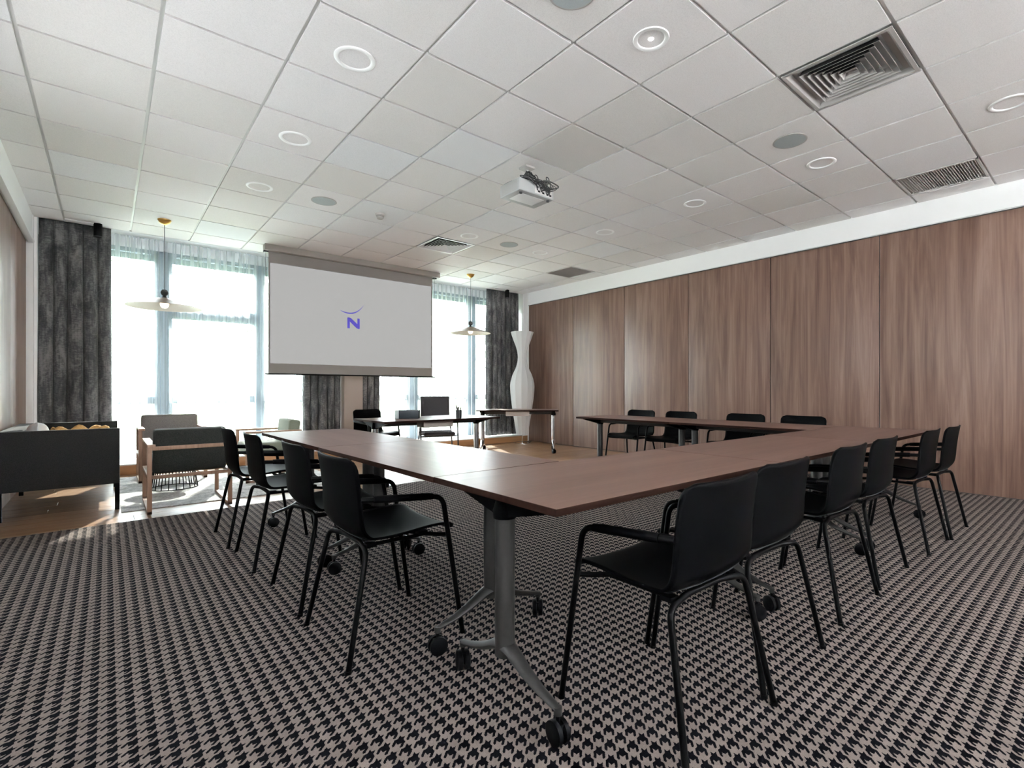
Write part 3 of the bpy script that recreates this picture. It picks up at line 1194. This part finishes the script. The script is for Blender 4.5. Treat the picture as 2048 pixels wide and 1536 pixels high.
for x, y_, lab in ((1.167, 3.127, 'largest white round downlight, nearest in the left row'),
                   (1.167, 4.436, 'middle white round downlight of the left row'),
                   (1.167, 5.720, 'far white round downlight of the left row, left of the speaker'),
                   (3.665, 5.720, 'white round downlight just in front of the small far air vent'),
                   (4.915, 5.720, 'farthest downlight of the right row, beside the small far speaker'),
                   (4.92, 4.43, 'fourth round downlight of the right row counted from the near edge'),
                   (4.915, 3.10, 'third round downlight of the right row, right of the projector'),
                   (4.91, 1.80, 'round downlight beside the grey speaker on the right'),
                   (4.90, .54, 'round downlight cut by the right edge of the picture')):
    downlight(x, y_, lab, .123 if x < 4 else .120, x < 4)


def speaker(x, y, lab):
    t = thing('ceiling_speaker', lab, 'speaker', (x, y, HC), 0, 'round ceiling speakers')
    G().lathe([(.128, .0), (.130, -.004), (.124, -.007), (.118, -.006)], 40).obj('speaker_rim', M['ventgrey'], t)
    G().lathe([(.119, -.0055), (.06, -.0062), (0, -.0065)], 40).obj('speaker_grille', M['speaker'], t)


speaker(1.788, 5.695, 'grey round ceiling speaker left of the smoke detector')
speaker(4.273, 1.807, 'grey round ceiling speaker near the large square vent')
speaker(4.306, 5.690, 'small-looking far grey ceiling speaker right of the far air vent')
speaker(1.815, 1.86, 'grey round ceiling speaker cut by the top edge of the picture')

t = thing('spotlight', 'adjustable recessed spotlight with a lit lens near the top of the picture', 'ceiling light', (2.416, 1.815, HC))
G().lathe([(.070, .045), (.076, .0), (.082, -.007), (.102, -.006), (.105, .0)], 40).obj('trim_ring', M['ring'], t, sharp=60)
G().lathe([(.074, .004), (.068, .0065), (.0, .0065)], 32).obj('reflector', M['chrome'], t)
for k in range(8):
    a = 2 * PI * k / 8
    G().lathe([(.0, .0030), (.0055, .0030), (.0055, .006), (0, .006)], 8, (.048 * math.cos(a), .048 * math.sin(a), 0)).obj('lens_screw', M['brass'], t)
G().lathe([(.0, -.004), (.014, -.002), (.021, .005)], 16).obj('lamp_lens', M['bulbspot'], t)

t = thing('smoke_detector', 'small smoke detector on the ceiling left of the projector', 'detector', (2.416, 5.688, HC))
G().lathe([(0, -.018), (.052, -.018), (.055, -.004), (.055, 0), (0, 0)], 24).obj('detector_base', M['vent'], t)
G().lathe([(0, -.062), (.030, -.060), (.038, -.048), (.034, -.036), (.044, -.030), (.044, -.018)], 24).obj('sensor_head', M['ventgrey'], t)


def diffuser(x, y, lab, mat):
    """square four-way air diffuser in one tile"""
    t = thing('air_diffuser', lab, 'air vent', (x, y, HC), 0, 'square air diffusers')
    hx, hy = .300, .310
    fr = G()
    def ring(g, a, z0, b_, z1, mi=0):
        """sloping square ring from half size a at z0 to b at z1"""
        def sq(s, z):
            return [Vector((-hx * s, -hy * s, z)), Vector((hx * s, -hy * s, z)), Vector((hx * s, hy * s, z)), Vector((-hx * s, hy * s, z))]
        vs_ = sq(a, z0) + sq(b_, z1)
        g._add(vs_, [(k, (k + 1) % 4, 4 + (k + 1) % 4, 4 + k) for k in range(4)], mi)
    ring(fr, 1.0, .0, 1.0, -.006)
    ring(fr, 1.0, -.006, .93, -.006)
    ring(fr, .93, -.006, .86, .022)
    ring(fr, .86, .022, .76, .022)
    fr.obj('vent_frame', mat, t, fix=False, sharp=20)
    for k in range(6):
        s = .74 - .115 * k
        g = G()
        ring(g, s, -.004, s - .055, .030, 1)  # blade back coloured dark, standing in for shade between the louvres
        ring(g, s, -.004, s - .012, -.004)
        ring(g, s - .012, -.004, s - .067, .031)
        g.obj('louvre', [mat, M['dark']], t, fix=False, sharp=20)
    G().box(-hx * .78, -hy * .78, .060, hx * .78, hy * .78, .064).obj('duct_back', M['dark'], t)


diffuser(TX(6) + .312, TY(-4) + .323, 'large square air vent at the upper right of the picture', M['ventgrey'])
diffuser(TX(6) + .312, TY(4) + .323, 'far square air vent in the ceiling above the right end of the screen', M['whitetrim'])


def grille(x0, x1, y0, y1, lab):
    t = thing('return_grille', lab, 'air vent', ((x0 + x1) / 2, (y0 + y1) / 2, HC), 0, 'slatted ceiling grilles')
    w, h = (x1 - x0) / 2, (y1 - y0) / 2
    G().box(-w, -h, -.004, -w + .022, h, .012).box(w - .022, -h, -.004, w, h, .012).box(-w, -h, -.004, w, -h + .018, .012).box(-w, h - .018, -.004, w, h, .012).obj('vent_frame', M['vent'], t)
    sl = G().box(-w + .02, -.0016, -.012, w - .02, .0016, .012, mat=Matrix.Rotation(.55, 4, 'X')).mesh('slat', M['ventgrey'])
    n = 30
    for k in range(n):
        inst('slat', sl, t, (0, -h + .025 + (2 * h - .05) * k / (n - 1), .008))
    G().box(-w + .01, -h + .01, .026, w - .01, h - .01, .028).obj('duct_back', M['dark'], t)


grille(5.845, 6.425, .852, 1.482, 'slatted return grille at the right by the top of the wooden wall')
grille(5.845, 6.425, TY(4) + .006, TY(5) - .006, 'far slatted return grille near the far right corner of the ceiling')

# projector
t = thing('projector', 'white ceiling projector with a tangle of black cables on top', 'projector', (2.94, 3.61, HC))
G().box(-.205, -.145, -.298, .205, .145, -.186).obj('projector_body', M['projector'], t, bevel=.012, bseg=3)
G().box(-.14, -.09, -.3005, .13, .09, -.297).obj('service_cover', M['whitetrim'], t, bevel=.002)
sl = G().box(-.0015, -.115, -.001, .0015, .115, .001).mesh('side_slot', M['ventgrey'])
for k in range(12):
    inst('side_slot', sl, t, (-.2055, 0, -.286 + .008 * k), (0, PI / 2, 0))
G().box(-.03, -.148, -.285, .175, -.144, -.205).obj('socket_panel', M['vent'], t)
for k, (a, b_) in enumerate(((0, -.225), (.05, -.222), (.1, -.225), (.14, -.235), (.02, -.262), (.07, -.265), (.12, -.268), (.155, -.270))):
    G().box(a - .012, -.151, b_ - .008, a + .012, -.146, b_ + .008).obj('socket', M['dark'], t)
G().lathe([(0, .0), (.035, .0), (.038, .03), (0, .03)], 20, (-.10, .146, -.24), mat=Matrix.Rotation(-PI / 2, 4, 'X')).obj('projector_lens', M['darkgrey'], t)
for sx in (-.16, .16):
    G().cyl((sx, -.11, -.300), (sx, -.11, -.314), .014, 10).obj('foot', M['darkgrey'], t)
G().cyl((0, 0, -.186), (0, 0, -.03), .022, 14).box(-.055, -.055, -.020, .055, .055, -.001).box(-.12, -.08, -.190, .12, .08, -.182).obj('ceiling_mount', M['ventgrey'], t, bevel=.003)
rnd = random.Random(3)
for k in range(20):
    s = [Vector((rnd.uniform(-.03, .03), rnd.uniform(-.05, 0), -.05))]
    xx = rnd.uniform(-.17, .15)
    s.append(Vector((xx * .6, rnd.uniform(-.13, -.05), -.12 - rnd.uniform(0, .04))))
    s.append(Vector((xx, rnd.uniform(-.16, -.10), -.165 + rnd.uniform(-.012, .03))))
    s.append(Vector((xx + rnd.uniform(-.02, .13), -.165 - rnd.uniform(0, .02), -.19 + rnd.uniform(-.02, .03))))
    s.append(Vector((rnd.choice((0, .05, .1, .14)), -.152, -.225 - rnd.uniform(0, .04))))
    G().tube(catmull(s, 22), rnd.choice((.0035, .0045, .006)), 7).obj('cable', M['cord'], t)
for k, (cx_, cz_, r_) in enumerate(((.115, -.135, .028), (.165, -.185, .024), (-.02, -.155, .030))):
    pts = [(cx_ + r_ * .6 * math.cos(a), -.160 + .01 * math.sin(a), cz_ + r_ * math.sin(a)) for a in [2 * PI * q / 30 for q in range(31)]]
    G().tube(pts, .0042, 8).obj('cable', M['cord'], t)
G().tube(catmull([(-.12, -.13, -.17), (-.17, -.08, -.183), (-.19, .03, -.185), (-.185, .12, -.186)], 14), .008, 8).obj('cable', M['cord'], t)


def curtain_spot(x, y, lab):
    t = thing('surface_spotlight', lab, 'ceiling light', (x, y, HC), 0, 'black ceiling spotlights by the curtains')
    G().box(-.30, -.018, -.012, .0, .018, -.001).obj('mounting_rail', M['whitetrim'], t)
    G().cyl((0, 0, -.155), (0, 0, 0), .042, 24).obj('lamp_body', M['black'], t, bevel=.003)
    G().lathe([(.042, -.155), (.043, -.168), (.037, -.168), (.034, -.15), (0, -.15)], 24).obj('lens_ring', M['darkgrey'], t)


curtain_spot(-.089, 8.30, 'black cylinder spotlight hanging in front of the left corner curtain')
curtain_spot(6.234, 8.30, 'black cylinder spotlight hanging in front of the right corner curtain')

# ------------------------------------------------------------------ tall vase-shaped floor lamp
t = thing('floor_lamp', 'tall white faceted vase-shaped floor lamp in the far right corner', 'lamp', (6.389, 8.00, 0), .3)
prof = catmull([(.117, 0, .183), (.150, 0, .40), (.178, 0, .570), (.224, 0, .875), (.245, 0, 1.12), (.235, 0, 1.25), (.190, 0, 1.40),
                (.120, 0, 1.55), (.088, 0, 1.70), (.090, 0, 1.80), (.115, 0, 1.93), (.178, 0, 2.10), (.232, 0, 2.255)], 60)
g = G()
NP = 12
for k in range(NP):
    pass
G().lathe([(p.x, p.z) for p in prof], NP).obj('lamp_shade', M['paper'], t, sharp=14)
for k in range(NP):
    a = 2 * PI * k / NP
    G().tube([((p.x + .001) * math.cos(a), (p.x + .001) * math.sin(a), p.z) for p in prof[::3]], .0022, 4).obj('shade_rib', M['whitetrim'], t)
G().cyl((0, 0, .012), (0, 0, .30), .008, 12).obj('stand', M['chrome'], t)
G().lathe([(0, .0), (.15, .0), (.15, .008), (.03, .014), (0, .014)], 32).obj('lamp_base', M['chrome'], t)
g = G().tube(catmull([(.14, -.02, .006), (.22, -.06, .006), (.30, -.02, .006), (.34, .05, .006), (.20, .16, .006), (.05, .2, .006)], 24), .004, 6)
g.obj('power_cord', M['cord'], t)

# ------------------------------------------------------------------ lounge
# rug
tag(G().box(.092, 5.76, .0005, 2.12, 7.98, .010).obj('rug', M['rug'], bevel=.003), 'pale grey distressed rug under the lounge armchairs', 'rug')

# sofa against the left wall
t = thing('sofa', 'low charcoal sofa on thin legs against the left wooden wall', 'sofa', (-.30, 6.66, 0))
Y0, Y1, X0, X1 = -.72, .72, -.385, .385
G().box(X0, Y0 + .055, .236, X1 - .01, Y1 - .055, .34).obj('sofa_base', M['sofa'], t, bevel=.012)
G().box(X0 + .14, Y0 + .065, .34, X1 - .015, Y1 - .065, .455).obj('seat_cushion', M['sofa'], t, bevel=.03, bseg=3)
G().box(X0, Y0 + .055, .34, X0 + .13, Y1 - .055, .735).obj('backrest', M['sofa'], t, bevel=.015)
for yy in (Y0, Y1 - .055):
    G().box(X0, yy, .236, X1, yy + .055, .735).obj('arm', M['sofa'], t, bevel=.008)
for xx in (X0 + .001, X1 - .034):
    for yy in (Y0 + .004, Y1 - .037):
        G().box(xx, yy, 0, xx + .033, yy + .033, .24).obj('leg', M['black'], t)


def pillow(w, h, th, n=16):
    rows = [[], []]
    g = G()
    for sgn in (-1, 1):
        rr = []
        for i in range(n + 1):
            u = -1 + 2 * i / n
            r_ = []
            for k in range(n + 1):
                v = -1 + 2 * k / n
                e = max(0, (1 - u ** 4)) * max(0, (1 - v ** 4))
                pin = 1 - .06 * (abs(u) ** 3 + abs(v) ** 3) * .5
                r_.append(Vector((u * w / 2 * pin, sgn * th / 2 * e ** .6, v * h / 2 * pin)))
            rr.append(r_)
        g.grid(rr)
    return g


pl = pillow(.38, .335, .15).obj('cushion', M['pillow'], loc=(-.465, 6.34, .628), rot=(-.10, .06, PI / 2 + .12), sharp=180)
tag(pl, 'pale grey cushion leaning inside the near corner of the sofa', 'cushion')
rows = []
rnd = random.Random(8)
for i in range(22):
    r_ = []
    for k in range(22):
        u, v = i / 21, k / 21
        x = -.36 + .40 * u
        yy = 6.02 + .20 * v
        z = .520 + .205 * math.exp(-((v - .25) / .55) ** 2) + .022 * math.sin(u * 17 + v * 5) + .016 * math.sin(v * 19 - u * 8) - .05 * (u > .9)
        r_.append(Vector((x + .02 * math.sin(v * 9), yy + .02 * math.sin(u * 11), z)))
    rows.append(r_)
o = G().grid(rows).obj('throw_blanket', M['mustard'], sharp=180)
thick(o, .012, 1)
tag(o, 'crumpled mustard blanket lying on the sofa beside the cushion', 'blanket')


def armchair(x, y, rz, W, D, label, fab, low=False, zarm=.575, zback=.72):
    """open wooden frame chair; front is local -y"""
    t = thing('lounge_armchair', label, 'armchair', (x, y, .010), rz, 'wooden lounge armchairs around the rug')
    w, d = W / 2, D / 2
    th = .034
    for sx in (-1, 1):
        xa, xb = (sx * w, sx * (w - th)) if sx < 0 else (sx * (w - th), sx * w)
        g = G()
        g.box(xa, -d, 0, xb, -d + th, zarm)                     # front post
        g.box(xa, d - th, 0, xb, d, zarm)                        # rear post
        g.box(xa, -d, 0, xb, d, th * .8)                         # runner on the floor
        g.box(xa, -d + th, .300, xb, d - th, .300 + th)
        g.obj('side_frame', M['beech'], t, bevel=.003)
        G().box(sx * w - (.0 if sx < 0 else .058), -d - .005, zarm, sx * w + (.058 if sx < 0 else 0), d, zarm + .024).obj('armrest', M['beech'], t, bevel=.004)
    G().box(-w + th, d - .028, zarm - .028, w - th, d, zarm + .006).obj('back_rail', M['beech'], t, bevel=.003)
    G().box(-w + th, d - .030, .300, w - th, d - .004, .330).obj('seat_rail', M['beech'], t, bevel=.003)
    G().box(-w + th, -d + .02, .300, w - th, -d + .05, .330).obj('seat_rail', M['beech'], t, bevel=.003)
    G().box(-w + .042, -d + .01, .334, w - .042, d - .15, .445).obj('seat_cushion', fab, t, bevel=.03, bseg=3)
    tilt = Matrix.Translation((0, d - .03, .335)) @ Matrix.Rotation(-.10, 4, 'X')
    G().box(-w + .042, -.135, 0, w - .042, -.005, zback - .335, mat=tilt).obj('back_cushion', fab, t, bevel=.035, bseg=4)
    return t


armchair(.572, 5.85, PI * 0 + PI * 0, .63, .79, 'x', M['arm_dark']).rotation_euler = (0, 0, PI)
o = bpy.data.objects['lounge_armchair']
o['label'] = 'dark tweed wooden armchair seen from behind, nearest the striped carpet edge'
armchair(.600, 7.66, 0, .66, .62, 'grey tweed wooden armchair facing the camera in front of the left window', M['arm_grey'], zarm=.60, zback=.755)
armchair(1.50, 6.86, -PI / 2, .62, .60, 'sage green wooden armchair on the right of the rug, facing left', M['arm_green'], zarm=.565, zback=.70)

# wire coffee table
t = thing('coffee_table', 'round black wire coffee table between the lounge armchairs', 'table', (.555, 6.80, .010))
NR = 20
for k in range(NR):
    a = 2 * PI * k / NR
    c, s = math.cos(a), math.sin(a)
    G().cyl((.215 * c, .215 * s, .004), (.165 * c, .165 * s, .33), .005, 6).obj('wire', M['black'], t)
for r_, z in ((.215, .006), (.165, .33)):
    G().tube([(r_ * math.cos(2 * PI * k / 32), r_ * math.sin(2 * PI * k / 32), z) for k in range(33)], .005, 6).obj('ring', M['black'], t)
G().lathe([(0, .333), (.24, .333), (.245, .345), (.24, .352), (0, .352)], 40).obj('table_top', M['black'], t)
bpy.context.view_layer.update()
